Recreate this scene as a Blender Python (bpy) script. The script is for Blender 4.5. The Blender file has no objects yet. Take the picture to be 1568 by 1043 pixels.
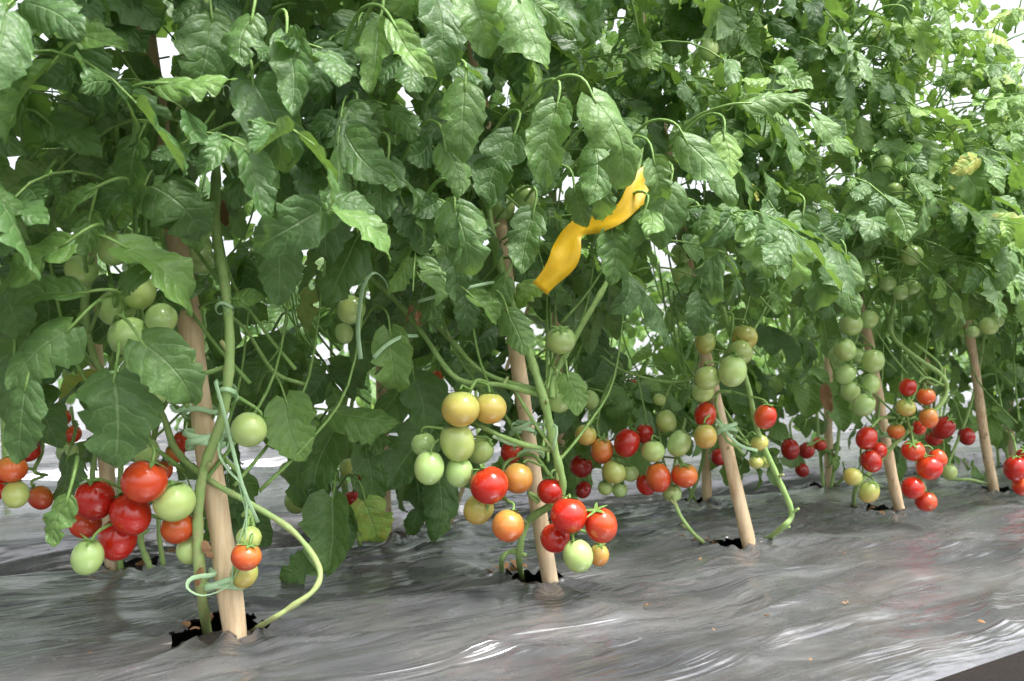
import bpy, math, numpy as np
from mathutils import noise, Vector
R = np.random.RandomState(11)
FPX = 1220.0; PITCH = math.radians(2.18); CAM = np.array([0,0,0.4])
FW = np.array([0,math.cos(PITCH),math.sin(PITCH)]); UPV = np.array([0,-math.sin(PITCH),math.cos(PITCH)]); RT = np.array([1.,0,0])
def ray(px,py): return FW+RT*(px-784)/FPX+UPV*(521.5-py)/FPX
def site(px,py,d): return CAM+ray(px,py)*d
def gnd(px,py,z=0.0):
    r=ray(px,py); return CAM+r*((z-0.4)/r[2])
U=np.array([.853,.522,0]); N=np.array([.522,-.853,0]); O=np.array([-.417,1.2,0]); Z=np.array([0,0,1.])
def row(s,v,z=0): return O+U*s+N*v+Z*z
def nrm(a): return a/(math.sqrt(float(a[0]*a[0]+a[1]*a[1]+a[2]*a[2]))+1e-9)
def cross(a,b): return np.array([a[1]*b[2]-a[2]*b[1],a[2]*b[0]-a[0]*b[2],a[0]*b[1]-a[1]*b[0]])

# ---------------------------------------------------------------- mesh collector
class MB:
    def __init__(s): s.V=[];s.F=[];s.L=[];s.T=[];s.C=[];s.M=[];s.n=0
    def add(s,V,F,luv=None,tint=.5,col=None,mi=0):
        V=np.asarray(V,dtype=np.float32).reshape(-1,3); F=np.asarray(F,dtype=np.int32).reshape(-1,4); k=len(V)
        s.V.append(V); s.F.append(F+s.n); s.n+=k
        s.L.append(np.zeros((k,3),np.float32) if luv is None else np.asarray(luv,np.float32).reshape(-1,3))
        s.T.append(np.full(k,tint,np.float32) if np.isscalar(tint) else np.asarray(tint,np.float32))
        s.C.append(np.ones((k,4),np.float32) if col is None else np.asarray(col,np.float32).reshape(-1,4))
        s.M.append(np.full(len(F),mi,np.int32))
    def build(s,name,mats,parent=None):
        if not s.V: return None
        V=np.concatenate(s.V);F=np.concatenate(s.F)
        me=bpy.data.meshes.new(name)
        me.vertices.add(len(V)); me.vertices.foreach_set('co',V.ravel())
        me.loops.add(F.size); me.loops.foreach_set('vertex_index',F.ravel())
        me.polygons.add(len(F)); me.polygons.foreach_set('loop_start',np.arange(len(F),dtype=np.int32)*4)
        me.polygons.foreach_set('use_smooth',np.ones(len(F),dtype=bool))
        for m in mats: me.materials.append(m)
        me.polygons.foreach_set('material_index',np.concatenate(s.M))
        me.update(calc_edges=True)
        a=me.attributes.new('luv','FLOAT_VECTOR','POINT'); a.data.foreach_set('vector',np.concatenate(s.L).ravel())
        a=me.attributes.new('tint','FLOAT','POINT'); a.data.foreach_set('value',np.concatenate(s.T))
        a=me.attributes.new('fcol','FLOAT_COLOR','POINT'); a.data.foreach_set('color',np.concatenate(s.C).ravel())
        o=bpy.data.objects.new(name,me); bpy.context.scene.collection.objects.link(o)
        if parent: o.parent=parent
        return o
def empty(name,loc=(0,0,0)):
    e=bpy.data.objects.new(name,None); e.empty_display_size=.1
    bpy.context.scene.collection.objects.link(e); return e

def catmull(P,n=6):
    P=[np.asarray(p,float) for p in P]
    if len(P)<3: return [P[0]+(P[-1]-P[0])*i/n for i in range(n+1)]
    Q=[2*P[0]-P[1]]+P+[2*P[-1]-P[-2]]; out=[]
    for i in range(1,len(Q)-2):
        a,b,c,d=Q[i-1:i+3]
        for k in range(n):
            t=k/n; out.append(.5*((2*b)+(-a+c)*t+(2*a-5*b+4*c-d)*t*t+(-a+3*b-3*c+d)*t**3))
    out.append(P[-1]); return out
def tube(mb,P,r0,r1=None,sides=8,n=6,tint=.5,mi=0,smooth=True,bump=0,flat=1.0,tint1=None):
    pts=np.array(catmull(P,n) if smooth else P); m=len(pts)
    if r1 is None:r1=r0
    tan=np.empty_like(pts); tan[1:-1]=pts[2:]-pts[:-2]; tan[0]=pts[1]-pts[0]; tan[-1]=pts[-1]-pts[-2]
    tan/=np.sqrt((tan*tan).sum(1))[:,None]+1e-9
    ref=np.array([0.3,0.9,0.2]); A=[];B=[];RR=[];PP=[]; a=None
    for i in range(m):
        if a is None: a=nrm(cross(tan[i],ref))
        a=nrm(a-tan[i]*a.dot(tan[i])); b=cross(tan[i],a)
        r=r0+(r1-r0)*i/(m-1)
        if bump: r*=1+bump*noise.noise(Vector(pts[i]*60))
        rr=[r]
        if i==0: rr=[0.,r]
        elif i==m-1: rr=[r,0.]
        for q in rr: A.append(a);B.append(b);RR.append(q);PP.append(pts[i])
    th=np.arange(sides)*2*math.pi/sides; RR=np.array(RR)
    V=np.array(PP)[:,None,:]+(RR[:,None]*np.cos(th))[...,None]*np.array(A)[:,None,:]+(RR[:,None]*np.sin(th)*flat)[...,None]*np.array(B)[:,None,:]
    k=len(RR)
    i=np.arange(k-1)[:,None]*sides; j=np.arange(sides)[None,:]; j2=(j+1)%sides
    F=np.stack([i+j,i+j2,i+sides+j2,i+sides+j],-1).reshape(-1,4)
    tt=tint if tint1 is None else np.repeat(np.linspace(tint,tint1,k),sides)
    mb.add(V,F,tint=tt,mi=mi)

# ---------------------------------------------------------------- materials
def mat(name):
    m=bpy.data.materials.new(name); m.use_nodes=True; nt=m.node_tree
    b=nt.nodes['Principled BSDF']; return m,nt,b
def nd(nt,t,**k):
    n=nt.nodes.new(t)
    for a,v in k.items(): setattr(n,a,v)
    return n
def mth(nt,op,a,b=None,c=None,clamp=False):
    n=nd(nt,'ShaderNodeMath',operation=op,use_clamp=clamp)
    for i,x in enumerate((a,b,c)):
        if x is None: continue
        if isinstance(x,(int,float)): n.inputs[i].default_value=x
        else: nt.links.new(x,n.inputs[i])
    return n.outputs[0]
def ramp(nt,fac,stops):
    n=nd(nt,'ShaderNodeValToRGB'); cr=n.color_ramp
    while len(cr.elements)<len(stops): cr.elements.new(.5)
    for e,(p,c) in zip(cr.elements,stops): e.position=p; e.color=(*c,1)
    nt.links.new(fac,n.inputs[0]); return n.outputs[0]
def mixc(nt,f,a,b,blend='MIX'):
    n=nd(nt,'ShaderNodeMix',data_type='RGBA',blend_type=blend)
    for i,x in ((0,f),(6,a),(7,b)):
        if isinstance(x,(int,float)): n.inputs[i].default_value=x
        elif isinstance(x,tuple): n.inputs[i].default_value=(*x,1)
        else: nt.links.new(x,n.inputs[i])
    return n.outputs[2]
def noi(nt,scale,detail=3,vec=None,rough=.55,dist=0):
    n=nd(nt,'ShaderNodeTexNoise'); n.inputs['Scale'].default_value=scale; n.inputs['Detail'].default_value=detail
    n.inputs['Roughness'].default_value=rough; n.inputs['Distortion'].default_value=dist
    if vec is None:
        tc=nd(nt,'ShaderNodeTexCoord'); vec=tc.outputs['Object']
    nt.links.new(vec,n.inputs['Vector']); return n.outputs['Fac']
def bump(nt,h,strength,dist,bs):
    n=nd(nt,'ShaderNodeBump'); n.inputs['Strength'].default_value=strength; n.inputs['Distance'].default_value=dist
    nt.links.new(h,n.inputs['Height']); nt.links.new(n.outputs[0],bs.inputs['Normal']); return n.outputs[0]

def leaf_material():
    m,nt,b=mat('tomato_leaf'); L=nt.links.new
    at=nd(nt,'ShaderNodeAttribute',attribute_name='luv'); sp=nd(nt,'ShaderNodeSeparateXYZ'); L(at.outputs['Vector'],sp.inputs[0])
    ti=nd(nt,'ShaderNodeAttribute',attribute_name='tint').outputs['Fac']
    n1=noi(nt,55,1)
    a=mth(nt,'ABSOLUTE',sp.outputs[0]); t=sp.outputs[1]
    q=mth(nt,'MULTIPLY',mth(nt,'SUBTRACT',t,mth(nt,'MULTIPLY',mth(nt,'POWER',a,1.4),.24)),5.6)
    q=mth(nt,'ADD',q,mth(nt,'MULTIPLY',n1,.7))
    pp=mth(nt,'PINGPONG',q,.5)
    side=mth(nt,'SUBTRACT',1,mth(nt,'MULTIPLY',pp,9),clamp=True)
    mid=mth(nt,'SUBTRACT',1,mth(nt,'MULTIPLY',a,15),clamp=True)
    vein=mth(nt,'MAXIMUM',mth(nt,'MULTIPLY',side,.6),mid)
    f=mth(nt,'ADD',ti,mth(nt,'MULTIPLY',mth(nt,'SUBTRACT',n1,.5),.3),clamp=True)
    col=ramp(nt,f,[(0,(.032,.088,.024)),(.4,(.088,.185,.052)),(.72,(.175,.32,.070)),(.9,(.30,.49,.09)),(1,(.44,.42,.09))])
    col=mixc(nt,mth(nt,'MULTIPLY',vein,.5),col,(.31,.44,.20))
    geo=nd(nt,'ShaderNodeNewGeometry')
    col2=mixc(nt,mth(nt,'MULTIPLY',geo.outputs['Backfacing'],.65),col,(.22,.33,.14))
    L(col2,b.inputs['Base Color'])
    b.inputs['Roughness'].default_value=.47; b.inputs['Specular IOR Level'].default_value=.55
    n2=noi(nt,170,1)
    h=mth(nt,'ADD',mth(nt,'POWER',mth(nt,'MULTIPLY',pp,2),.45),mth(nt,'MULTIPLY',n2,.95))
    h=mth(nt,'SUBTRACT',h,mth(nt,'MULTIPLY',mid,.9))
    bump(nt,h,.66,.0022,b)
    tr=nd(nt,'ShaderNodeBsdfTranslucent')
    L(mixc(nt,.5,col,(.34,.58,.05)),tr.inputs['Color'])
    mx=nd(nt,'ShaderNodeMixShader'); mx.inputs[0].default_value=.28
    L(b.outputs[0],mx.inputs[1]); L(tr.outputs[0],mx.inputs[2])
    L(mx.outputs[0],nt.nodes['Material Output'].inputs[0]); return m
def stem_material():
    m,nt,b=mat('tomato_stem')
    ti=nd(nt,'ShaderNodeAttribute',attribute_name='tint').outputs['Fac']
    f=mth(nt,'ADD',ti,mth(nt,'MULTIPLY',mth(nt,'SUBTRACT',noi(nt,70,3),.5),.6),clamp=True)
    c=ramp(nt,f,[(0,(.07,.16,.04)),(.35,(.19,.34,.08)),(.65,(.32,.47,.16)),(.85,(.34,.32,.14)),(1,(.22,.13,.06))])
    nt.links.new(c,b.inputs['Base Color']); b.inputs['Roughness'].default_value=.6
    bump(nt,noi(nt,350,2),.6,.0015,b); return m
def fruit_material():
    m,nt,b=mat('tomato_fruit')
    c=nd(nt,'ShaderNodeAttribute',attribute_name='fcol').outputs['Color']
    k=mth(nt,'ADD',mth(nt,'MULTIPLY',noi(nt,35,3),.5),.78)
    n=nd(nt,'ShaderNodeVectorMath',operation='SCALE'); nt.links.new(c,n.inputs[0]); nt.links.new(k,n.inputs['Scale'])
    c2=mixc(nt,mth(nt,'MULTIPLY',mth(nt,'GREATER_THAN',noi(nt,330,1),.72),.22),n.outputs[0],(.5,.45,.25))
    nt.links.new(c2,b.inputs['Base Color']); b.inputs['Specular IOR Level'].default_value=.65
    nt.links.new(mth(nt,'ADD',mth(nt,'MULTIPLY',noi(nt,60,3),.22),.08),b.inputs['Roughness'])
    bump(nt,noi(nt,25,2),.15,.004,b); return m
def wood_material():
    m,nt,b=mat('stake_wood')
    tc=nd(nt,'ShaderNodeTexCoord'); mp=nd(nt,'ShaderNodeMapping'); mp.inputs['Scale'].default_value=(60,60,3)
    nt.links.new(tc.outputs['Object'],mp.inputs[0])
    g=noi(nt,1.5,5,mp.outputs[0],.65)
    c=ramp(nt,g,[(.25,(.42,.27,.13)),(.45,(.68,.50,.30)),(.7,(.80,.66,.44))])
    kn=mth(nt,'GREATER_THAN',noi(nt,22,2),.68)
    c=mixc(nt,mth(nt,'MULTIPLY',kn,.6),c,(.22,.13,.06))
    c=mixc(nt,mth(nt,'MULTIPLY',mth(nt,'SUBTRACT',noi(nt,9,4),.5),2.4,clamp=True),c,(.36,.30,.22))
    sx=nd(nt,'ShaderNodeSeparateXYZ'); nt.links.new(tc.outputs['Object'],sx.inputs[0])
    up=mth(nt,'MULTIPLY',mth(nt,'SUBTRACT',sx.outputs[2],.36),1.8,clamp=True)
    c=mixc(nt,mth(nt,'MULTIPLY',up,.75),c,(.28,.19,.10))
    nt.links.new(c,b.inputs['Base Color']); b.inputs['Roughness'].default_value=.6
    bump(nt,g,.5,.003,b); return m
def film_material():
    m,nt,b=mat('plastic_mulch_film'); L=nt.links.new
    tc=nd(nt,'ShaderNodeTexCoord')
    mp=nd(nt,'ShaderNodeMapping'); mp.inputs['Rotation'].default_value=(0,0,-math.radians(31.5)); L(tc.outputs['Object'],mp.inputs[0])
    m2=nd(nt,'ShaderNodeMapping'); m2.inputs['Scale'].default_value=(1.0,4.0,1); L(mp.outputs[0],m2.inputs[0])
    dust=noi(nt,2.2,6,m2.outputs[0],.68,.4)
    c=ramp(nt,dust,[(.3,(.11,.11,.12)),(.5,(.20,.20,.213)),(.7,(.37,.37,.385))])
    br=mth(nt,'MULTIPLY',mth(nt,'SUBTRACT',noi(nt,3.1,5,rough=.65),.50),3.0,clamp=True)
    c=mixc(nt,mth(nt,'MULTIPLY',br,.45),c,(.22,.16,.10))
    fl=noi(nt,75,4,rough=.75)
    c=mixc(nt,mth(nt,'MULTIPLY',mth(nt,'GREATER_THAN',fl,.67),.45),c,(.5,.46,.40))
    L(c,b.inputs['Base Color']); b.inputs['Metallic'].default_value=.6; b.inputs['Specular IOR Level'].default_value=.7
    L(mth(nt,'ADD',mth(nt,'MULTIPLY',dust,.30),mth(nt,'ADD',mth(nt,'MULTIPLY',br,.12),.11)),b.inputs['Roughness'])
    m3=nd(nt,'ShaderNodeMapping'); m3.inputs['Scale'].default_value=(2.4,17,6); L(mp.outputs[0],m3.inputs[0])
    rg=noi(nt,1,3,m3.outputs[0],.5,.8)
    rid=mth(nt,'ABSOLUTE',mth(nt,'SUBTRACT',rg,.5))
    h=mth(nt,'ADD',mth(nt,'MULTIPLY',rid,-1.6),mth(nt,'ADD',mth(nt,'MULTIPLY',noi(nt,9,2,rough=.5,dist=.6),.55),mth(nt,'MULTIPLY',noi(nt,90,2),.035)))
    bump(nt,h,.6,.018,b); return m
def soil_material(nm,k):
    m,nt,b=mat(nm)
    c=ramp(nt,noi(nt,9,8,rough=.7),[(.3,(.05*k,.041*k,.033*k)),(.55,(.12*k,.10*k,.08*k)),(.8,(.22*k,.19*k,.155*k))])
    nt.links.new(c,b.inputs['Base Color']); b.inputs['Roughness'].default_value=.9; bump(nt,noi(nt,40,6,rough=.7),.8,.02,b); return m
def fabric_material():
    m,nt,b=mat('woven_ground_cover'); tc=nd(nt,'ShaderNodeTexCoord')
    mp=nd(nt,'ShaderNodeMapping'); mp.inputs['Rotation'].default_value=(0,0,-math.radians(31.5)); nt.links.new(tc.outputs['Object'],mp.inputs[0])
    wv=nd(nt,'ShaderNodeTexWave'); wv.inputs['Scale'].default_value=90; nt.links.new(mp.outputs[0],wv.inputs[0])
    w2=nd(nt,'ShaderNodeTexWave',bands_direction='Y'); w2.inputs['Scale'].default_value=60; nt.links.new(mp.outputs[0],w2.inputs[0])
    h=mth(nt,'ADD',wv.outputs['Fac'],w2.outputs['Fac'])
    c=mixc(nt,noi(nt,6,6,rough=.7),(.006,.005,.005),(.030,.022,.019)); c=mixc(nt,mth(nt,'MULTIPLY',h,.2),c,(.04,.032,.03))
    nt.links.new(c,b.inputs['Base Color']); b.inputs['Roughness'].default_value=.8; b.inputs['Specular IOR Level'].default_value=.2; bump(nt,h,.6,.002,b); return m
def simple(name,col,rough,trans=0,bs=0):
    m,nt,b=mat(name)
    c=mixc(nt,noi(nt,30,3),tuple(x*.7 for x in col),tuple(min(1,x*1.25) for x in col))
    nt.links.new(c,b.inputs['Base Color']); b.inputs['Roughness'].default_value=rough
    if trans:
        tr=nd(nt,'ShaderNodeBsdfTranslucent'); nt.links.new(c,tr.inputs[0]); mx=nd(nt,'ShaderNodeMixShader'); mx.inputs[0].default_value=trans
        nt.links.new(b.outputs[0],mx.inputs[1]); nt.links.new(tr.outputs[0],mx.inputs[2]); nt.links.new(mx.outputs[0],nt.nodes['Material Output'].inputs[0])
    bump(nt,noi(nt,90,3),.3,.002,b); return m
LEAF=leaf_material(); STEM=stem_material(); FRUIT=fruit_material(); WOOD=wood_material(); FILM=film_material(); SOIL=soil_material('soil',1.0); DARKSOIL=soil_material('damp_soil',1.1); FABRIC=fabric_material()
TAPE=simple('tie_tape',(.56,.80,.50),.3,.3); YEL=simple('yellow_card',(.78,.50,.01),.45,.2); DRY=simple('dry_leaf',(.30,.17,.08),.7,.2)
WALL=simple('greenhouse_plastic',(.74,.77,.80),.5,.5); STEEL=simple('galvanised_pipe',(.5,.5,.52),.4)

# ---------------------------------------------------------------- leaflet templates
def leaflet(nt_,ns,rg):
    t=np.linspace(0,1,nt_+1); s=np.linspace(-1,1,ns+1)
    w0=rg.uniform(.76,1.0)*np.power(np.clip(t,.004,1),.42)*np.power(1-t+1e-4,.82)
    side=[]
    for k in (0,1):
        w=w0.copy(); nth=rg.uniform(4,6); ph=rg.rand()
        w*=1-.18*((t*nth+ph)%1.0)*np.clip(t*4,0,1)
        for c in range(rg.randint(0,3)): 
            t0=rg.uniform(.2,.62); w*=1-rg.uniform(.15,.45)*np.exp(-((t-t0)/.045)**2)
        side.append(w)
    bend=rg.uniform(.1,1.6); fold=rg.uniform(.0,.6); curl=rg.uniform(-.4,1.4); ang=-bend*t**1.3
    cy=np.concatenate([[0],np.cumsum(np.cos((ang[1:]+ang[:-1])/2))*1/nt_]); cz=np.concatenate([[0],np.cumsum(np.sin((ang[1:]+ang[:-1])/2))*1/nt_])
    sway=rg.uniform(-.14,.14)
    Tm,S=np.meshgrid(t,s,indexing='ij'); a=np.abs(S)
    W=np.where(S<0,side[0][:,None],side[1][:,None]); x=S*W
    cordy=-.10*a**1.5*np.clip(1-Tm*5,0,1)+.08*a**2*np.clip(Tm*4,0,1)*(1-Tm)
    up=fold*np.abs(x)-curl*x*x*1.5+.045*a*np.sin(Tm*rg.uniform(6,13)+rg.rand()*6+S*1.5)+.022*a*np.sin(Tm*24+rg.rand()*6+S*2)*(1 if nt_>12 else 0)
    ca=np.cos(ang)[:,None]; sa=np.sin(ang)[:,None]
    X=x+sway*np.sin(Tm*math.pi*.9)*1; Y=cy[:,None]+cordy*ca-up*sa; Zz=cz[:,None]+cordy*sa+up*ca
    V=np.stack([X,Y,Zz],-1).reshape(-1,3); luv=np.stack([S,Tm,0*S],-1).reshape(-1,3)
    i=np.arange(nt_)[:,None]*(ns+1); j=np.arange(ns)[None,:]
    F=np.stack([i+j,i+j+1,i+ns+1+j+1,i+ns+1+j],-1).reshape(-1,4)
    return V,F,luv
RG=np.random.RandomState(5)
NEAR=[leaflet(20,6,RG) for _ in range(28)]; FAR=[leaflet(9,4,RG) for _ in range(12)]
class Leaves:
    def __init__(s,tmpl): s.t=tmpl; s.b=[[] for _ in tmpl]
    def add(s,pos,D,Nn,size,tint,wid=1.0):
        D=nrm(D); X=nrm(cross(D,Nn)); Zz=cross(X,D)
        M=np.stack([X*size*wid,D*size,Zz*size],1)
        s.b[R.randint(len(s.t))].append((M,pos,tint))
    def flush(s,mb):
        for (V,F,l),b in zip(s.t,s.b):
            if not b: continue
            M=np.array([q[0] for q in b]); P=np.array([q[1] for q in b]); T=np.array([q[2] for q in b]); k=len(b); n=len(V)
            VV=np.einsum('nij,vj->nvi',M,V)+P[:,None,:]
            FF=F[None]+np.arange(k)[:,None,None]*n
            mb.add(VV,FF,np.tile(l,(k,1)),np.repeat(T,n),mi=0)

# ---------------------------------------------------------------- plants
class Plant:
    def __init__(s,base,near,name='tomato_plant'):
        s.base=base; s.lv=Leaves(NEAR if near else FAR); s.stem=MB(); s.fruit=MB(); s.leafmb=MB(); s.name=name; s.near=near
    def finish(s):
        e=empty(s.name); s.lv.flush(s.leafmb)
        s.leafmb.build('leaves',[LEAF,STEM],e); s.stem.build('stems',[STEM],e); s.fruit.build('fruit',[FRUIT,STEM],e)
# fruit and vines that the grower has de-leafed on the aisle side
KEEPA=[]; KC=[]
def blocked(p):
    if not KC or len(KC[0])!=len(KEEPA):
        KC.clear(); K=np.array([k for k,_ in KEEPA]); dn=CAM-K; dn/=np.sqrt((dn*dn).sum(1))[:,None]; KC.extend([K,dn,np.array([r for _,r in KEEPA])])
    K,dn,r=KC; w=p-K; a=(w*dn).sum(1); q=w-dn*a[:,None]
    return bool(((a>-.01)&(a<.55)&((q*q).sum(1)<r*r)).any())
def compound(pl,base,az,L,elev,droop,size,tint,prune=False,pairs=3):
    d=az*math.cos(elev)+Z*math.sin(elev); pts=[base]; n=6; p=base.copy(); dirs=[d]
    for k in range(n):
        p=p+d*L/n; d=nrm(d-Z*droop/n+R.normal(0,.05,3)); pts.append(p); dirs.append(d)
    if prune and blocked(pts[-1]) : return
    tube(pl.leafmb,pts[::1 if pl.near else 2],.0024,.0012,sides=4 if pl.near else 3,smooth=False,tint=.45,mi=1)
    side=nrm(cross(d,Z)+1e-4)
    ks=[6]+[k for k in (5,4,3,2)][:pairs]
    for idx,k in enumerate(ks):
        T=dirs[k]; P=pts[k]; out=nrm(az*.9+Z*.75)
        for sg in ((0,) if k==6 else (-1,1)):
            if R.rand()<.06: continue
            g=R.uniform(.1,1.0)
            D=T*(1 if sg==0 else .45)+side*sg*.9-Z*g*(.6 if sg==0 else .75)+R.normal(0,.16,3)
            Nn=out+R.normal(0,.42,3)
            sz=size*(1.2 if sg==0 else [0,1.0,.9,.65,.45][idx])*R.uniform(.68,1.18)
            D=nrm(D); st=P+D*.012
            if prune and blocked(st+D*sz*.5): continue
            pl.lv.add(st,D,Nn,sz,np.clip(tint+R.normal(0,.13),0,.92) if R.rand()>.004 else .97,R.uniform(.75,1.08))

# fruit template
def fruit_tmpl(nu=24,nv=16):
    th=np.linspace(0,math.pi,nv+1); ph=np.arange(nu)*2*math.pi/nu
    T,Pp=np.meshgrid(th,ph,indexing='ij')
    r=1+.014*np.cos(5*Pp)*np.sin(T)**2*(np.cos(T)>0)
    z=np.cos(T)*.92; z-=.13*np.exp(-(T/.33)**2); z+=.02*np.exp(-((math.pi-T)/.15)**2)
    V=np.stack([np.sin(T)*r*np.cos(Pp),np.sin(T)*r*np.sin(Pp),z],-1).reshape(-1,3)
    i=np.arange(nv)[:,None]*nu; j=np.arange(nu)[None,:]; j2=(j+1)%nu
    F=np.stack([i+nu+j,i+nu+j2,i+j2,i+j],-1).reshape(-1,4); return V,F
FV,FF=fruit_tmpl()
def calyx_tmpl(rg):
    Vs=[];Fs=[];n=0; k=rg.randint(5,7)
    for q in range(k):
        a=q*2*math.pi/k+rg.uniform(-.2,.2); Ln=rg.uniform(.65,1.0); lift=rg.uniform(0,.6)
        t=np.linspace(0,1,6); w=.13*np.sin(np.clip(t*.9+.12,0,1)*math.pi)**.8*(1-t*.3); rad=t*Ln
        zz=.84+.05*np.sin(t*3)-.22*t**2+lift*t**2*.9
        c,s=math.cos(a),math.sin(a)
        for sg in (-1,1):
            Vs.append(np.stack([rad*c-sg*w*s,rad*s+sg*w*c,zz+.02],-1))
        i=np.arange(5); Fs.append(np.stack([i,i+1,i+7,i+6],-1)+n); n+=12
    return np.concatenate(Vs),np.concatenate(Fs)
CAL=[calyx_tmpl(RG) for _ in range(6)]
RC=np.array([[.42,.60,.21],[.48,.51,.13],[.62,.37,.08],[.68,.15,.03],[.52,.018,.008],[.27,.010,.008]])
def ripe(r):
    x=np.clip(r,0,1.25)*4; i=np.clip(np.floor(x).astype(int),0,4); f=x-i
    return RC[i]*(1-f)[...,None]+RC[np.minimum(i+1,5)]*f[...,None]
ALLF=[]
def add_fruit(pl,px,py,dia,rp,d,rach=None):
    for _ in range(60):
        rad=dia*.5*d/FPX; c=site(px,py,d)
        if all(np.linalg.norm(c-q)>.93*(rad+r2) for q,r2 in ALLF): break
        d+=.006
    ALLF.append((c,rad))
    ax=nrm(Z+R.normal(0,.30,3)); x=nrm(cross(ax,np.array([.3,.7,.1]))); y=cross(ax,x)
    if R.rand()<.5: sc=rad*np.array([.93,.93,R.uniform(1.1,1.24)])
    else: sc=rad*np.array([1.,1.,R.uniform(.97,1.10)])
    M=np.stack([x*sc[0],y*sc[1],ax*sc[2]],1)
    V=FV@M.T+c
    h=FV[:,2]; g=np.clip((h-.1)*1.1,0,1); sidev=FV[:,0]*R.uniform(-.1,.1)+FV[:,1]*R.uniform(-.08,.08)
    rr=rp+sidev-.06*g
    if .2<rp<.95: rr=rr-.14*g+.12*np.clip(-h,0,1)
    col=np.concatenate([ripe(rr)*R.uniform(.85,1.08),np.ones((len(V),1))],1)
    pl.fruit.add(V,FF,col=col,mi=0)
    cv,cf=CAL[R.randint(6)]; pl.fruit.add(cv@M.T+c,cf,tint=.35,mi=1)
    top=c+ax*rad*.8
    if rach is not None:
        q=rach[np.argmin([np.linalg.norm(p-(top+Z*.02)) for p in rach])]
        tube(pl.stem,[top,top+ax*.012+(q-top)*.15,top+(q-top)*.6+Z*.006,q],.0022,.0026,sides=5,n=3,tint=.42)
    return c,rad
def cluster(pl,attach,fr,keep=True,kr=.9):
    """attach: where the truss leaves the vine; fr: list of (px,py,dia,ripeness,depth)"""
    A=site(*attach); C=np.array([site(f[0],f[1],f[4]) for f in fr]); cen=C.mean(0); low=C[np.argmin(C[:,2])]; hi=C[np.argmax(C[:,2])]
    back=np.array([0,.03,0])
    pth=[A,A*.5+hi*.5+Z*.02+back*.5,hi*.5+cen*.5+back+Z*.01,cen+back,low*.7+cen*.3+back+Z*.02] if len(fr)>2 else [A,A*.5+cen*.5+Z*.02,cen+back+Z*.03]
    rach=catmull(pth,8); tube(pl.stem,rach,.0040,.0025,sides=7,smooth=False,tint=.45)
    for f in fr:
        c,r=add_fruit(pl,*f,rach=rach)
        if keep: KEEPA.append((c,r*kr+.028*min(1,kr+.2)))

P1=[Plant(row(s,0),True) for s in (-1.15,-.58,0,.574,1.15,1.72,2.35,3.0,3.7,4.5)]
a,b,c,d,e=P1[2:7]
P2=[Plant(row(s,-.57),False) for s in (-1.5,-.9,-.1,.42,.95,1.5,2.1,2.7,3.3,3.9,4.6,5.3)]

# trusses (positions surveyed along the row)
cluster(a,(150,330,1.18),[(176,380,52,.02,1.10),(125,413,48,.0,1.12),(212,447,54,.02,1.1),(178,472,56,.04,1.12),(247,488,50,0,1.08),(198,515,62,.03,1.08),(210,572,52,.05,1.12),(270,550,56,.02,1.12),(236,600,44,.0,1.16)],kr=.8)
cluster(a,(215,640,1.2),[(221,737,67,.98,1.1),(267,768,62,.04,1.12),(145,765,62,1.08,1.14),(200,787,62,1.04,1.14),(180,826,60,1.04,1.13),(134,853,50,.0,1.1),(131,803,46,1.02,1.2),(272,808,50,.86,1.18),(290,842,42,.05,1.2),(222,690,44,.0,1.25)])
cluster(a,(345,600,1.2),[(381,658,54,.03,1.15)])
cluster(a,(372,790,1.2),[(377,852,46,.82,1.13),(381,824,38,.1,1.16),(374,878,44,.25,1.17)],kr=.6)
cluster(a,(290,640,1.25),[(283,675,36,.98,1.27),(268,694,30,.8,1.27),(250,720,30,.9,1.3)],kr=.4)
cluster(P1[1],(40,640,1.15),[(18,718,44,.78,1.12),(24,757,40,.15,1.12),(-4,745,44,.98,1.15),(62,762,36,.85,1.25),(43,690,36,1.0,1.22),(58,682,20,1.,1.25)],kr=.5)
cluster(b,(330,300,1.35),[(305,378,42,.0,1.36),(308,403,36,.0,1.38)],keep=False)
cluster(b,(565,430,1.42),[(538,474,46,.03,1.36),(527,510,30,.0,1.42)])
cluster(b,(745,585,1.42),[(705,626,59,.37,1.33),(750,625,52,.42,1.37),(700,677,57,.17,1.36),(657,716,50,.03,1.34),(703,723,46,.02,1.36),(648,680,38,.03,1.4),(736,690,42,.1,1.43)])
cluster(b,(850,740,1.42),[(749,743,60,.98,1.35),(793,732,47,.64,1.4),(778,805,50,.68,1.35),(733,780,48,.45,1.4),(783,692,36,1.,1.5)])
cluster(b,(860,700,1.43),[(871,789,57,1.,1.34),(920,804,54,1.0,1.34),(850,824,46,1.0,1.39),(885,851,50,.03,1.32),(917,850,34,.5,1.4),(843,752,42,1.02,1.42)])
cluster(b,(845,560,1.45),[(859,521,46,.04,1.42),(857,607,46,.03,1.45)])
cluster(b,(775,280,1.5),[(805,303,40,.02,1.45),(767,318,44,0,1.5)],kr=.4)
cluster(c,(975,570,1.85),[(897,666,34,.35,1.8),(922,690,38,.75,1.8),(960,678,42,1.,1.78),(940,723,38,.3,1.78),(987,664,30,.98,1.85),(965,725,27,.1,1.82),(927,747,23,.05,1.82),(949,750,24,.05,1.82),(890,714,36,1.15,1.9),(893,750,26,1.2,1.92),(903,612,30,.03,1.9)])
cluster(c,(1050,590,1.8),[(1000,691,37,.08,1.76),(1008,731,41,.88,1.76),(990,741,34,1.,1.82),(1040,679,38,.1,1.76),(1048,728,41,.82,1.76),(1029,755,30,.1,1.8),(1020,645,34,.12,1.83),(1010,612,20,.05,1.83)])
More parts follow.
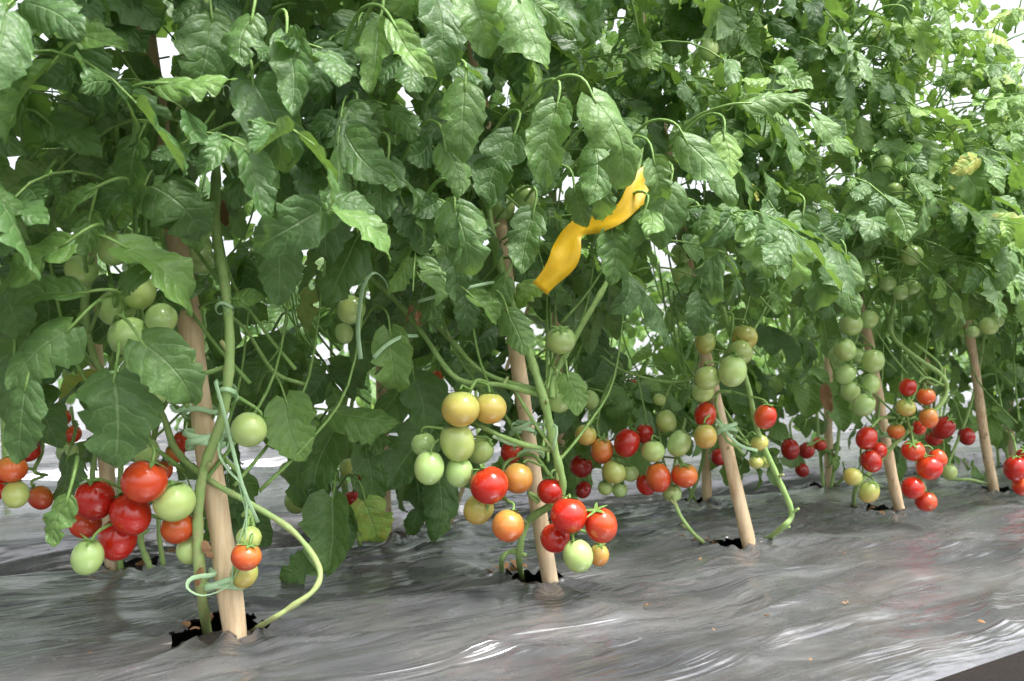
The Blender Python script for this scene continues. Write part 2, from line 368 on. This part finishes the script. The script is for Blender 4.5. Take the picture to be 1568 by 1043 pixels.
cluster(c,(1110,480,1.78),[(1122,568,46,.05,1.66),(1083,579,40,.1,1.69),(1134,540,38,.08,1.72),(1140,516,40,.36,1.72),(1080,524,34,.25,1.76),(1076,600,34,.06,1.76)])
cluster(c,(1120,600,1.78),[(1080,668,38,.4,1.72),(1080,635,36,1.0,1.78),(1172,638,36,.97,1.72),(1163,678,27,.3,1.76),(1158,708,22,.2,1.76),(1172,708,18,.2,1.76)])
cluster(c,(1040,340,1.8),[(1045,420,32,.05,1.76),(1042,390,32,.0,1.8)],kr=.3)
cluster(d,(1350,440,2.15),[(1303,497,35,.02,2.0),(1330,489,30,.03,2.05),(1294,535,35,.02,2.0),(1337,553,36,.03,2.0),(1295,573,31,.02,2.02),(1302,598,31,.02,2.0),(1323,620,34,.04,1.98),(1333,588,30,.04,2.05),(1282,543,28,.0,2.06),(1311,545,26,.0,2.07)])
cluster(d,(1370,640,2.1),[(1327,671,33,1.,2.0),(1334,706,33,1.,2.0),(1306,730,29,.25,2.0),(1331,753,32,.3,2.0),(1345,690,26,1.,2.05)])
cluster(d,(1445,590,2.1),[(1390,593,27,.98,2.05),(1418,607,27,.8,2.05),(1387,624,29,.4,2.05),(1422,640,29,.7,2.05),(1398,690,34,.98,2.02),(1423,716,38,.96,2.0),(1398,747,34,.92,2.02),(1418,768,32,.98,2.0),(1436,702,28,1.,2.05),(1372,660,26,.7,2.1),(1407,655,22,.95,2.1)])
cluster(d,(1400,350,2.1),[(1397,391,32,.03,2.0),(1359,434,25,.02,2.05),(1379,447,25,.02,2.05),(1398,440,22,0.,2.1)],kr=.8)
cluster(e,(1460,600,2.6),[(1445,655,34,1.15,2.5),(1430,670,26,1.,2.5),(1454,723,24,.1,2.4),(1480,668,26,1.2,2.6)],kr=.5)
cluster(e,(1520,460,2.5),[(1513,499,27,.05,2.3),(1526,490,24,.02,2.3),(1489,508,20,.02,2.3)],kr=.9)
cluster(e,(1540,660,2.5),[(1555,718,36,1.05,2.3),(1566,745,30,.9,2.3),(1572,700,30,1.1,2.3)],kr=.5)
cluster(d,(1100,30,1.75),[(1085,76,32,.03,1.55)],kr=.8)
cluster(a,(270,120,1.35),[(267,160,38,.02,1.28),(275,200,34,.0,1.3)],kr=.3)
cluster(d,(1360,230,2.0),[(1352,252,28,.02,2.0),(1370,290,24,.02,2.0)],kr=.6)
def c2(pl,att,fr): cluster(pl,att,fr,keep=False)
c2(P2[3],(470,690,1.8),[(453,767,37,.05,1.72),(475,722,30,.05,1.75),(440,720,26,.1,1.8),(486,705,22,.05,1.8)])
c2(P2[3],(545,650,1.9),[(540,768,34,1.05,1.7),(533,716,28,.2,1.72),(560,770,22,.5,1.8),(556,725,26,1.0,1.8)])
c2(P2[4],(670,540,2.0),[(670,577,20,.9,1.8),(668,590,16,.7,1.8)])
c2(P2[2],(110,640,1.7),[(103,692,34,.05,1.6),(95,640,26,1.,1.6),(112,665,26,.9,1.6)])
c2(P2[6],(1215,640,2.4),[(1210,688,30,1.2,2.3),(1235,690,26,1.15,2.4),(1228,720,22,1.2,2.4),(1255,680,22,1.,2.5)])
c2(P2[5],(890,600,2.3),[(880,650,24,1.1,2.3),(1100,700,26,1.1,2.3),(985,600,24,1.1,2.3),(968,590,20,1.,2.3)])

# vines
def vine(pl,pts,w0,w1=None,tint=.5,tint1=None,keep=0,sides=9):
    P=[site(*p) if len(p)==3 else gnd(*p,z=-.03) for p in pts]
    w1=w1 or w0
    tube(pl.stem,P,w0*.62,w1*.62,sides=sides,n=7,tint=tint,bump=.3,tint1=tint1)
    for q in P[1:-1]:   # swollen leaf nodes with cut petiole stubs
        if R.rand()<.55 and w0>.007 and q[2]<.75:
            o=nrm(np.array([R.normal(),R.normal()-.6,.5+R.rand()])); tube(pl.stem,[q,q+o*.012,q+o*R.uniform(.016,.03)],w0*.42,w0*.26,sides=6,n=2,tint=.7)
    if keep:
        for p in catmull(P,2):
            if p[2]<.62: KEEPA.append((p,keep))
vine(a,[(318,975),(308,900,1.19),(303,800,1.18),(312,720,1.17),(340,640,1.16),(352,540,1.16),(345,440,1.17),(330,350,1.18),(332,240,1.22),(335,120,1.27),(330,-60,1.3)],.013,.011,.75,.5,keep=.022)
vine(a,[(383,968),(410,952,1.17),(445,930,1.16),(482,902,1.17),(488,868,1.19),(450,815,1.2),(385,772,1.2),(320,735,1.2),(270,690,1.22),(245,630,1.23),(200,600,1.25),(150,560,1.25),(130,470,1.2),(140,420,1.17)],.006,.009,.8,.5,keep=.018)
vine(a,[(352,560,1.17),(300,570,1.16),(270,520,1.16),(240,470,1.17),(200,400,1.2)],.006,.004,.5)
vine(a,[(330,380,1.18),(280,345,1.15),(230,320,1.1),(180,300,1.08)],.005,.003,.5)
vine(a,[(230,870,1.3),(215,820,1.3),(225,740,1.3),(240,650,1.28),(262,600,1.25)],.008,.007,.6)
vine(a,[(250,866,1.32),(243,800,1.31),(255,720,1.3),(300,650,1.28)],.007,.006,.6)
vine(a,[(470,590,1.4),(420,570,1.38),(380,510,1.35),(350,480,1.3)],.006,.004,.5)
vine(b,[(800,888),(795,850,1.47),(808,800,1.46),(845,772,1.43),(862,745,1.41),(850,690,1.40),(835,620,1.40),(810,540,1.41),(780,450,1.42),(752,350,1.44),(740,240,1.46),(735,60,1.5)],.010,.013,.55,.5,keep=.024)
vine(b,[(770,888),(768,860,1.49),(780,845,1.48),(805,850,1.46)],.008,.007,.6)
vine(b,[(825,770,1.42),(810,755,1.42),(850,772,1.41),(870,760,1.42)],.006,.005,.5)
vine(b,[(848,690,1.41),(800,680,1.4),(750,660,1.4),(715,640,1.4)],.008,.006,.5)
vine(b,[(828,605,1.41),(770,590,1.42),(700,580,1.42),(650,515,1.43),(610,465,1.44),(555,415,1.45),(530,395,1.47)],.009,.006,.5,keep=.018)
vine(b,[(822,598,1.42),(740,570,1.44),(690,520,1.46),(640,470,1.48)],.008,.006,.5,keep=.012)
vine(b,[(845,610,1.41),(850,575,1.42),(890,500,1.42),(930,430,1.43),(955,360,1.44),(972,290,1.46),(990,180,1.5)],.010,.006,.5,keep=.020)
vine(b,[(850,690,1.4),(820,650,1.41),(790,600,1.42)],.006,.005,.5)
vine(c,[(1093,843),(1060,815,1.77),(1035,775,1.77),(1030,730,1.8),(1050,640,1.8)],.008,.006,.65)
vine(c,[(1160,836),(1195,810,1.78),(1212,785,1.77),(1190,730,1.76),(1160,660,1.75),(1145,590,1.75),(1115,500,1.77),(1095,420,1.8),(1080,300,1.83)],.010,.009,.6,.5,keep=.022)
vine(c,[(1100,570,1.78),(1030,585,1.8),(960,570,1.82),(920,545,1.85)],.006,.004,.5)
vine(c,[(1170,690,1.76),(1120,680,1.76),(1100,650,1.76)],.006,.004,.5)
vine(d,[(1308,783),(1310,750,2.1),(1340,715,2.1),(1380,670,2.1),(1440,620,2.1),(1446,580,2.1),(1400,545,2.1),(1365,510,2.12),(1370,450,2.15),(1385,300,2.2),(1395,230,2.2),(1350,130,2.2)],.010,.009,.6,.5,keep=.02)
vine(d,[(1380,540,2.12),(1430,590,2.1),(1440,560,2.1),(1400,525,2.1)],.006,.005,.5)
vine(d,[(1395,235,2.2),(1430,215,2.1),(1500,190,2.05),(1568,175,2.0)],.007,.005,.5)
vine(e,[(1535,748),(1490,735,2.6),(1450,725,2.6),(1480,640,2.6),(1500,560,2.6),(1520,420,2.6)],.008,.007,.6)

# generic canopy
def drop(s): return .33*np.clip((s-1.3)/1.1,0,1)
def rowleaves(plants,v0,s0,s1,per_m,zlo,ztop,near,spread,lowfrac=0,sz=1.0):
    n=int((s1-s0)*per_m); ss=np.array([(p.base-O).dot(U) for p in plants])
    for _ in range(n):
        s=R.uniform(s0,s1); pl=plants[int(np.argmin(abs(ss-s)))]
        zt=ztop+.09*math.sin(s*7+v0*9)+R.normal(0,.05)-drop(s)
        z=zlo+(zt-zlo)*R.rand()**.92
        if lowfrac and R.rand()<lowfrac: z=zlo-(zlo-.12)*R.rand()**1.5
        if s<-.1: z=max(z,.52)
        vv=v0+R.normal(0,spread*.45)
        side=1 if R.rand()<.66 else -1
        az=nrm(N*side+U*R.normal(0,.9))
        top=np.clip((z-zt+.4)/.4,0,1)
        L=R.uniform(.15,.27)*(1-.3*top)
        size=R.uniform(.058,.096)*(1-.38*top)*sz
        tint=.35+.24*top+.22*np.clip((s-.6)/1.2,0,1)+R.normal(0,.09)  # rises along the row: far end's backlit glow put into the leaf colour
        if s>1.1 : size*=.9
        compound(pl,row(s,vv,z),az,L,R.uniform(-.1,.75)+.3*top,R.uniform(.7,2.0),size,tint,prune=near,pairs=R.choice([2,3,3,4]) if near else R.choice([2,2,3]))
rowleaves(P1,0,-1.1,4.0,290,.60,1.48,True,.20)
rowleaves(P2,-.57,-1.5,4.7,155,.44,1.46,False,.2,lowfrac=.28,sz=1.2)
for pl in P1[:2]+P1[7:]+P2:
    b0=pl.base; 
    for q in range(2):
        o=R.normal(0,.03,3)*[1,1,0]
        pts=[b0+o-Z*.03,b0+o+Z*.2+R.normal(0,.03,3),b0+Z*.5+R.normal(0,.05,3),b0+Z*.8+R.normal(0,.06,3),b0+Z*1.1+R.normal(0,.08,3)]
        tube(pl.stem,pts,.006,.004,sides=6,tint=.6,tint1=.4)
for pl in P1[1:8]+P2:
    for q in range(11):   # laterals rising into the canopy
        p0=pl.base+U*R.normal(0,.06)-N*R.uniform(0,.08)+Z*R.uniform(.2,.55); az=nrm(U*R.normal(0,1)-N*R.uniform(-.1,.6)); L=R.uniform(.12,.22)
        tube(pl.stem,[p0,p0+az*L*.4+Z*.07,p0+az*L*.8+Z*.17,p0+az*L+Z*R.uniform(.28,.4)],.0034,.002,sides=5,n=4,tint=.38)
for pl in P1[2:]+P2:
    dz=drop((pl.base-O).dot(U))
    for q in range(9):
        p0=pl.base+U*R.uniform(-.3,.3)+N*R.normal(0,.1)+Z*(R.uniform(1.1,1.3)-dz*.9); h=R.uniform(.15,.40)
        tipd=nrm(Z*1.5+R.normal(0,.5,3)); P_=[p0,p0+tipd*h*.5+R.normal(0,.02,3),p0+tipd*h]
        tube(pl.stem,P_,.004,.002,sides=5,n=4,tint=.4)
        for k in range(5):
            f=k/4; pp=p0+tipd*h*(.3+.7*f); an=R.rand()*6.28
            compound(pl,pp,np.array([math.cos(an),math.sin(an),0]),R.uniform(.08,.16),.6,1.2,R.uniform(.035,.06),.82+R.normal(0,.06),pairs=3)

# individually posed big leaflets facing the aisle: (px,py,len,angle,d,tint,width)
H=[(165,645,135,268,1.02,.30,1.1),(252,568,125,318,1.0,.42,.9),(252,400,150,-12,.98,.55,.75),(60,545,120,235,.98,.40,.85),(45,405,120,215,.95,.52,.9),(68,452,95,190,1.0,.42,.85),
(455,655,95,300,1.3,.62,1.2),(560,632,100,0,1.45,.55,.8),(500,715,120,265,1.55,.42,.8),(570,805,75,290,1.6,.86,1.2),(500,820,110,262,1.5,.45,.9),(452,870,70,200,1.5,.42,1),
(395,185,150,285,1.0,.28,.95),(440,110,130,275,.98,.36,.7),(712,180,115,272,1.05,.48,.85),(700,368,115,275,1.1,.40,.85),(498,345,120,255,1.15,.30,.85),(425,410,105,272,1.15,.34,.95),
(592,290,90,275,1.12,.34,1.0),(845,220,125,262,1.12,.44,.75),(948,210,155,300,1.05,.52,.65),(1085,262,120,300,1.25,.42,.7),(1020,330,95,262,1.25,.36,1.),(1305,440,90,275,1.6,.44,.75),
(1228,358,62,270,1.6,.45,1),(1250,442,70,280,1.65,.42,1),(820,40,120,300,1.0,.48,.9),(568,85,105,262,1.0,.55,.8),(30,150,130,245,.92,.52,.8),(125,110,140,280,.97,.35,.8),
(190,258,95,255,1.02,.40,.95),(275,245,100,240,1.08,.34,.95),(112,215,90,320,1.0,.40,.9),(140,48,110,350,.93,.60,.7),(808,370,95,265,1.25,.38,.85),(1095,400,130,285,1.4,.40,.5),
(530,225,90,260,1.1,.33,1.),(730,30,100,280,1.0,.5,.9),(635,75,110,310,.98,.62,.6),(300,118,110,10,.95,.58,.7),(25,650,120,262,.98,.34,.8),(92,800,70,262,1.02,.5,.9),
(605,555,100,285,1.35,.62,.85),(690,260,80,285,1.08,.5,.95),(635,345,90,290,1.15,.3,.95),(770,260,115,250,1.2,.3,.85),(515,410,110,235,1.2,.3,.85),(130,358,65,265,1.0,.5,1.05),(100,305,80,200,.98,.55,.6),
(285,335,90,300,1.08,.6,.85),(245,315,90,250,1.1,.36,.9),(195,425,60,200,1.0,.34,.9),(265,455,90,20,1.14,.3,.9),(1190,150,90,10,1.3,.5,.65),(1280,205,80,320,1.5,.5,.75),(1110,240,70,262,1.3,.72,.85),(935,395,75,262,1.3,.42,.85),(380,60,80,262,1.0,.4,1.),(1490,285,75,300,1.9,.5,1),(1410,60,70,300,1.7,.75,1),(665,780,90,262,1.75,.35,.9),(560,735,95,280,1.6,.36,.9),(445,735,90,250,1.5,.4,.8),(628,700,110,240,1.75,.35,1.),
(20,600,100,280,1.1,.3,1.),(30,320,100,250,1.0,.4,.9),(15,480,90,300,1.05,.35,1.),(75,640,90,300,1.2,.28,1.),(60,590,90,230,1.2,.25,1.),(90,740,80,250,1.25,.3,1.),(420,560,90,260,1.5,.3,1.),(380,590,80,230,1.45,.4,1.),(640,620,90,280,1.6,.35,1.),(590,650,90,250,1.6,.4,1.),(760,455,70,250,1.38,.5,.9),(790,510,70,300,1.36,.5,.9),(875,605,60,280,1.4,.6,.9),(380,455,45,20,1.16,.6,1.),(745,470,60,320,1.3,.6,.8),
(920,308,70,265,1.24,.38,.9),(885,318,60,285,1.25,.36,.9),(1010,275,65,290,1.24,.46,.8),(975,355,50,250,1.26,.42,.9),(905,265,90,262,1.22,.4,.9),
(360,270,95,262,1.12,.32,.9),(230,200,80,262,1.12,.36,.9),(330,60,80,275,1.05,.45,.9),(655,460,70,262,1.36,.4,.9),(690,420,80,275,1.3,.34,.9),(450,260,90,262,1.15,.3,.9),(1160,420,70,262,1.6,.4,.9),(1340,300,70,280,1.8,.5,.9)]
for (px,py,ln,an,dd,ti,wd) in H:
    an=math.radians(an); size=ln*dd/FPX*1.08; 
    D=nrm(RT*math.cos(an)+Z*math.sin(an)-FW*.22+R.normal(0,.08,3)); Nn=-FW*.8+Z*.62+R.normal(0,.18,3)
    C=site(px,py,dd); st=C-D*size*.48
    pl=min(P1,key=lambda q:np.linalg.norm((q.base-st)[:2]))
    pl.lv.add(st,D,Nn,size,ti+.05,wd)
    tube(pl.leafmb,[st+D*.01,st-D*.03+Z*.005,st-D*.05-N*.05+Z*.0,st-N*.13-D*.04-Z*.03],.0018,.003,sides=5,n=4,tint=.4,mi=1)
for p in P1+P2: p.finish()
bg=Plant(row(0,-1.6),False,'background_tomato_row')
rowleaves([bg],-1.65,-2.0,7.5,70,.5,1.3,False,.22,lowfrac=.05,sz=1.4)
for s in np.arange(-2.5,8,.55):
    b0=row(s,-1.65); tube(bg.stem,[b0-Z*.1,b0+Z*.5+R.normal(0,.04,3),b0+Z*.9],.009,.005,sides=6,tint=.6)
bg.finish()
bg=Plant(row(0,-3.2),False,'background_tomato_row')
rowleaves([bg],-3.3,-3,10,40,.45,1.35,False,.28,lowfrac=.1,sz=1.7); bg.finish()

# greenhouse side wall: plastic sheet on pipe posts, running beside the last bed
e_=empty('greenhouse_side_wall'); ss=np.linspace(-9,16,160); zs=np.linspace(-.17,1.05,10)
S_,Z_=np.meshgrid(ss,zs,indexing='ij'); P=O+S_[...,None]*U+(-5.2+.03*np.sin(S_*4.2)+.012*np.sin(S_*17+Z_*5))[...,None]*N; P[...,2]=Z_
i=np.arange(159)[:,None]*10; j=np.arange(9)[None,:]
mb=MB(); mb.add(P,np.stack([i+j,i+10+j,i+11+j,i+j+1],-1)); mb.build('plastic_sheet',[WALL],e_)
mb=MB()
for s in np.arange(-9,16.1,1.5): tube(mb,[row(s,-5.12,-.2),row(s,-5.12,1.12)],.022,.022,sides=8,n=2)
tube(mb,[row(-9,-5.14,1.06),row(16,-5.14,1.06)],.02,.02,sides=8,n=2); tube(mb,[row(-9,-5.14,.5),row(16,-5.14,.5)],.014,.014,sides=8,n=2)
mb.build('pipe_frame',[STEEL],e_)

# ---------------------------------------------------------------- stakes
def stake(base,thr,r,ztop):
    dirv=(thr-base)/(thr-base)[2]; mb=MB(); n=26; P=[]; 
    for i in range(n+1):
        z=-.12+(ztop+.12)*i/n; p=base+dirv*z; p=p+np.array([noise.noise(Vector((z*3,base[0]*5,1))),noise.noise(Vector((z*3,base[0]*5,7))),0])*.010; P.append(p)
    tube(mb,P,r*1.06,r*.82,sides=18,smooth=False,bump=.16)
    return mb.build('wooden_stake',[WOOD])
bs=gnd
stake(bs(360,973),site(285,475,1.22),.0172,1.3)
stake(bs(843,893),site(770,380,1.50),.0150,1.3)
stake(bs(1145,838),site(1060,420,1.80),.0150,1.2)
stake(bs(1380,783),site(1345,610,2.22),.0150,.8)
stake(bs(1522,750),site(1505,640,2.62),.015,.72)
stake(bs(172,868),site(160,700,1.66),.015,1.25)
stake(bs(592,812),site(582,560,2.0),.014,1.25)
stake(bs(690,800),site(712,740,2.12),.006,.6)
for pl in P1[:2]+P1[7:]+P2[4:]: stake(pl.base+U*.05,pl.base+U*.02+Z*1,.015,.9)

# ---------------------------------------------------------------- ties
def ring(px,py,d,r,w=.006,turns=2.3,tail=None):
    mb=MB(); c=site(px,py,d); m=int(turns*18); P=[]
    for i in range(m):
        t=i/18*2*math.pi; rr=r*(1.08+.1*math.sin(t*2.3+px)); P.append(c+np.array([math.cos(t)*rr,math.sin(t)*rr,(i/m-.5)*.024+.005*math.sin(t*1.7)]))
    if tail: P+= [site(*q) for q in tail]
    tube(mb,P,w*.5,w*.35,sides=8,n=3,flat=.25)
    mb.build('plant_tie',[TAPE])
ring(316,672,1.19,.027,.011,3.2,[(335,690,1.15),(350,720,1.15),(372,745,1.15),(378,790,1.15),(360,850,1.15),(355,900,1.15)])
ring(345,890,1.2,.025,.010,2.6,[(330,880,1.16),(295,885,1.15),(287,900,1.14),(310,912,1.14),(345,900,1.15),(365,870,1.15),(378,800,1.15),(366,740,1.15)])
ring(306,628,1.21,.022,.009,1.8,[(270,630,1.18),(262,620,1.18)])
ring(348,600,1.16,.013,.008,1.6,[(330,585,1.145),(345,640,1.14),(370,740,1.14),(395,800,1.15)])
ring(344,470,1.165,.011,.006,1.5,[(350,480,1.15)])
ring(800,655,1.47,.021,.009,2.4,[(830,650,1.43),(852,655,1.38),(846,690,1.38)])
ring(812,690,1.48,.021,.008,1.6,[(780,680,1.44),(755,668,1.39)])
ring(1112,655,1.77,.021,.010,2.6,[(1130,680,1.74),(1160,690,1.74)])
ring(1073,490,1.78,.020,.008,1.6,[(1100,495,1.76)])
ring(1355,665,2.2,.022,.009,2.0,[(1375,660,2.12)])
for q,wd in (([(552,550,1.33),(548,500,1.33),(556,440,1.33),(572,418,1.34),(590,430,1.36),(596,450,1.4)],.0045),([(572,548,1.35),(590,530,1.35),(615,516,1.36),(640,514,1.38)],.004),([(640,462,1.36),(690,448,1.34),(740,435,1.36),(775,430,1.46)],.003)):
    mb=MB(); tube(mb,[site(*z) for z in q],wd,wd*.8,flat=.3); mb.build('plant_tie',[TAPE])

# ---------------------------------------------------------------- yellow sticky trap (curled card strip)
tcp=[(1000,262,1.34),(975,298,1.31),(948,330,1.30),(905,340,1.31),(878,358,1.31),(862,398,1.30),(826,442,1.30)]
mb=MB(); cp=catmull([site(*q) for q in tcp],8)
cp=np.array(cp); m=len(cp); tg=np.gradient(cp,axis=0); V=[]
for i in range(m):
    f=i/(m-1); sd=nrm(cross(nrm(tg[i]),nrm(-FW+Z*.5*math.sin(f*6)+RT*.5*math.cos(f*5)))); w=.020*(.75+.45*math.sin(f*9+.6)**2)
    for k in (-1,-.33,.33,1): V.append(cp[i]+sd*w*k+nrm(cross(sd,tg[i]))*(.006*(k*k)))
i=np.arange(m-1)[:,None]*4; j=np.arange(3)[None,:]
mb.add(V,np.stack([i+j,i+j+1,i+5+j,i+4+j],-1)); o=mb.build('yellow_sticky_trap',[YEL]); md=o.modifiers.new('thick','SOLIDIFY'); md.thickness=.0008

# ---------------------------------------------------------------- mulch beds
holes=[(gnd(342,964),.062),(gnd(818,888),.050),(gnd(1125,836),.046),(gnd(1350,783),.050),(gnd(1530,751),.05),(gnd(200,866),.055),(gnd(605,813),.05)]
holes+=[(p.base,.045) for p in P1[:2]+P1[7:]+P2[4:]]
def bed(v0,v1,s0,s1,stp,holes,H=.17,Hf=None):
    ns=int((s1-s0)/stp)
    nv=int((v1-v0)/stp); vv=np.linspace(v0,v1,nv+1)
    S,Vv=np.meshgrid(np.linspace(s0,s1,ns+1),vv,indexing='ij')
    edge=np.minimum(Vv-v0,v1-Vv); HH=np.where(Vv>(v0+v1)/2,H if Hf is None else Hf,H); zz=-HH*np.exp(-(edge/.035)**1.6)
    zz-=.012*np.exp(-((edge)/.16)**2)
    P=O+S[...,None]*U+Vv[...,None]*N; P=P.reshape(-1,3); zf=zz.ravel().copy(); Sf=S.ravel(); Vf=Vv.ravel()
    fade=np.clip(edge.ravel()/.05,0.15,1)
    hh=np.empty(len(P)); nn_=noise.noise
    for k in range(len(P)):
        s=Sf[k]; v=Vf[k]; wv=nn_((s*1.3,v*1.3,4))*.35
        a1=nn_((s*1.5+wv,v*4.0+wv*5+s*1.2,0))
        a2=1-abs(nn_((s*1.8+5,(v+wv*.5-s*.12)*8,3)))*2.4
        a3=1-abs(nn_((s*4,(v*.8+s*.25)*15,8)))*2.4
        hh[k]=a1*.018+max(0,a2)**4*.010+max(0,a3)**4*.0028
    zf+=hh*fade
    keep=np.ones(len(P),bool)
    for c,r in holes:
        dx=P[:,0]-c[0]; dy=P[:,1]-c[1]; dd=np.hypot(dx,dy); th=np.arctan2(dy,dx)
        rr=r*(1+.16*np.sin(th*3+c[0]*9)+.10*np.sin(th*7+c[1]*5))
        zf*=1-.8*np.exp(-(dd/.11)**2)          # film pulled flat round the hole
        zf+=np.exp(-(dd/.17)**1.2)*.008*np.cos(th*9+c[0]*20+dd*9)*(dd>rr)
        zf+=(.001+.006*np.sin(th*4+c[0]*7)**2)*np.exp(-((dd-rr)/.02)**2)
        near=abs(dd-rr)<stp*.62; P[near,0]=c[0]+np.cos(th[near])*rr[near]; P[near,1]=c[1]+np.sin(th[near])*rr[near]
        keep&=~(dd<rr-stp*.62)
    P[:,2]=zf
    i=np.arange(ns)[:,None]*(nv+1); j=np.arange(nv)[None,:]
    F=np.stack([i+j,i+nv+1+j,i+nv+1+j+1,i+j+1],-1).reshape(-1,4)
    F=F[keep[F].all(1)][:,::-1]
    mb=MB(); mb.add(P,F); return mb.build('plastic_mulch_bed',[FILM])
bed(-.70,.615,-1.4,4.4,.0095,holes,Hf=.035)
bed(-2.3,-.88,-4,9,.035,[])
bed(-3.95,-2.55,-5,12,.06,[])
bed(-5.05,-4.2,-5,12,.06,[])
bed(1.96,3.2,-4,6,.06,[],)
ss=np.linspace(-4,7,120); vv=np.linspace(.598,1.94,24); S_,V_=np.meshgrid(ss,vv,indexing='ij')
zz=np.array([[-.026+.006*noise.noise((x*4,y*4,2))-.05*min(1,max(0,(y-.7)/.4)) for y in vv] for x in ss])
P=O+S_[...,None]*U+V_[...,None]*N; P[...,2]=zz; i=np.arange(119)[:,None]*24; j=np.arange(23)[None,:]
mb=MB(); mb.add(P,np.stack([i+j,i+j+1,i+24+j+1,i+24+j],-1)[...,::-1]); mb.build('path_ground_cover',[FABRIC])
e_=empty('planting_soil')
for c,r in holes:
    mb=MB(); nn=14; th=np.arange(nn)*2*math.pi/nn; rings=[]
    for k,q in enumerate((0.01,.35,.7,1.05,1.3)):
        rings.append(np.stack([c[0]+np.cos(th)*r*q,c[1]+np.sin(th)*r*q,-.004-.006*k+R.normal(0,.003,nn)],-1))
    i=np.arange(4)[:,None]*nn; j=np.arange(nn)[None,:]; j2=(j+1)%nn
    mb.add(np.concatenate(rings),np.stack([i+j,i+nn+j,i+nn+j2,i+j2],-1)); mb.build('soil_patch',[DARKSOIL],e_)
gx=np.concatenate([[-150,-60,-20],np.linspace(-8,12,70),[30,70,150]]); gy=np.concatenate([[-60,-15],np.linspace(-4,14,64),[25,60,200]])
GX,GY=np.meshgrid(gx,gy,indexing='ij'); GZ=np.array([[-.165+.02*noise.noise(Vector((x*3,y*3,0))) for y in gy] for x in gx])
mb=MB(); i=np.arange(len(gx)-1)[:,None]*len(gy); j=np.arange(len(gy)-1)[None,:]
mb.add(np.stack([GX,GY,GZ],-1),np.stack([i+j,i+len(gy)+j,i+len(gy)+j+1,i+j+1],-1)); mb.build('ground',[SOIL])
mb=MB()
def litter(c,k,spr,sz):
    for q in range(k):
        V,F,l=NEAR[R.randint(16)]; an=R.rand()*6.28; s_=sz*R.uniform(.5,1.2)
        D=np.array([math.cos(an),math.sin(an),R.uniform(0,.5)]); D=nrm(D); X=nrm(cross(D,Z+R.normal(0,.5,3))); ZZ=cross(X,D)
        M=np.stack([X*s_*.8,D*s_,ZZ*s_],1); mb.add(V@M.T+c+R.normal(0,spr,3)*[1,1,0]+Z*.008,F,l)
litter(gnd(775,880),9,.02,.03); litter(gnd(1080,832),6,.02,.035); litter(gnd(330,962),4,.02,.022); litter(gnd(1320,782),4,.03,.03); litter(gnd(575,812),5,.03,.04); litter(gnd(225,862),5,.03,.03)
for q in range(30): litter(row(R.uniform(-.4,2.5),R.uniform(-.4,.55)),1,.0,.010)
mb.build('dry_leaf_litter',[DRY])
mb=MB()
def hang(px,py,d,sz):
    V,F,l=NEAR[R.randint(16)]; D=nrm(-Z+R.normal(0,.3,3)); X=nrm(cross(D,-FW+R.normal(0,.5,3))); ZZ=cross(X,D)
    mb.add(V@np.stack([X*sz*.6,D*sz,ZZ*sz],1).T+site(px,py,d),F,l)
hang(1262,590,2.1,.08); hang(632,470,1.36,.035); hang(640,478,1.36,.03); hang(1225,120,1.8,.04); hang(1210,110,1.8,.04); hang(345,310,1.3,.05); hang(1530,430,2.2,.06); hang(312,830,1.17,.03); hang(308,870,1.17,.03)
mb.build('withered_leaves',[DRY])

# ---------------------------------------------------------------- light, sky, camera
S=nrm(np.array([.38,-.26,.87])); el=math.asin(S[2]); az=math.atan2(S[0],S[1])
sc=bpy.context.scene; w=bpy.data.worlds.new('World'); sc.world=w; w.use_nodes=True; nt=w.node_tree
sky=nt.nodes.new('ShaderNodeTexSky'); sky.sky_type='NISHITA'; sky.sun_disc=False; sky.sun_elevation=el; sky.sun_rotation=az; sky.dust_density=5; sky.air_density=1.3
hs=nt.nodes.new('ShaderNodeHueSaturation'); hs.inputs['Saturation'].default_value=.2; hs.inputs['Value'].default_value=2.55
nt.links.new(sky.outputs[0],hs.inputs['Color']); nt.links.new(hs.outputs[0],nt.nodes['Background'].inputs[0]); nt.nodes['Background'].inputs[1].default_value=.15
ld=bpy.data.lights.new('sun','SUN'); ld.energy=4.8; ld.angle=math.radians(14); ld.color=(1,.975,.93)
lo=bpy.data.objects.new('sun',ld); sc.collection.objects.link(lo); lo.rotation_euler=Vector(S).to_track_quat('Z','Y').to_euler()
cd=bpy.data.cameras.new('camera'); cd.lens=28.01; cd.sensor_width=36; cd.clip_end=600; cd.clip_start=.02
cd.dof.use_dof=True; cd.dof.focus_distance=1.35; cd.dof.aperture_fstop=6.3
co=bpy.data.objects.new('camera',cd); sc.collection.objects.link(co); co.location=CAM; co.rotation_euler=(math.pi/2+PITCH,0,0); sc.camera=co
sc.view_settings.view_transform='Standard'; sc.view_settings.look='None'; sc.view_settings.exposure=0
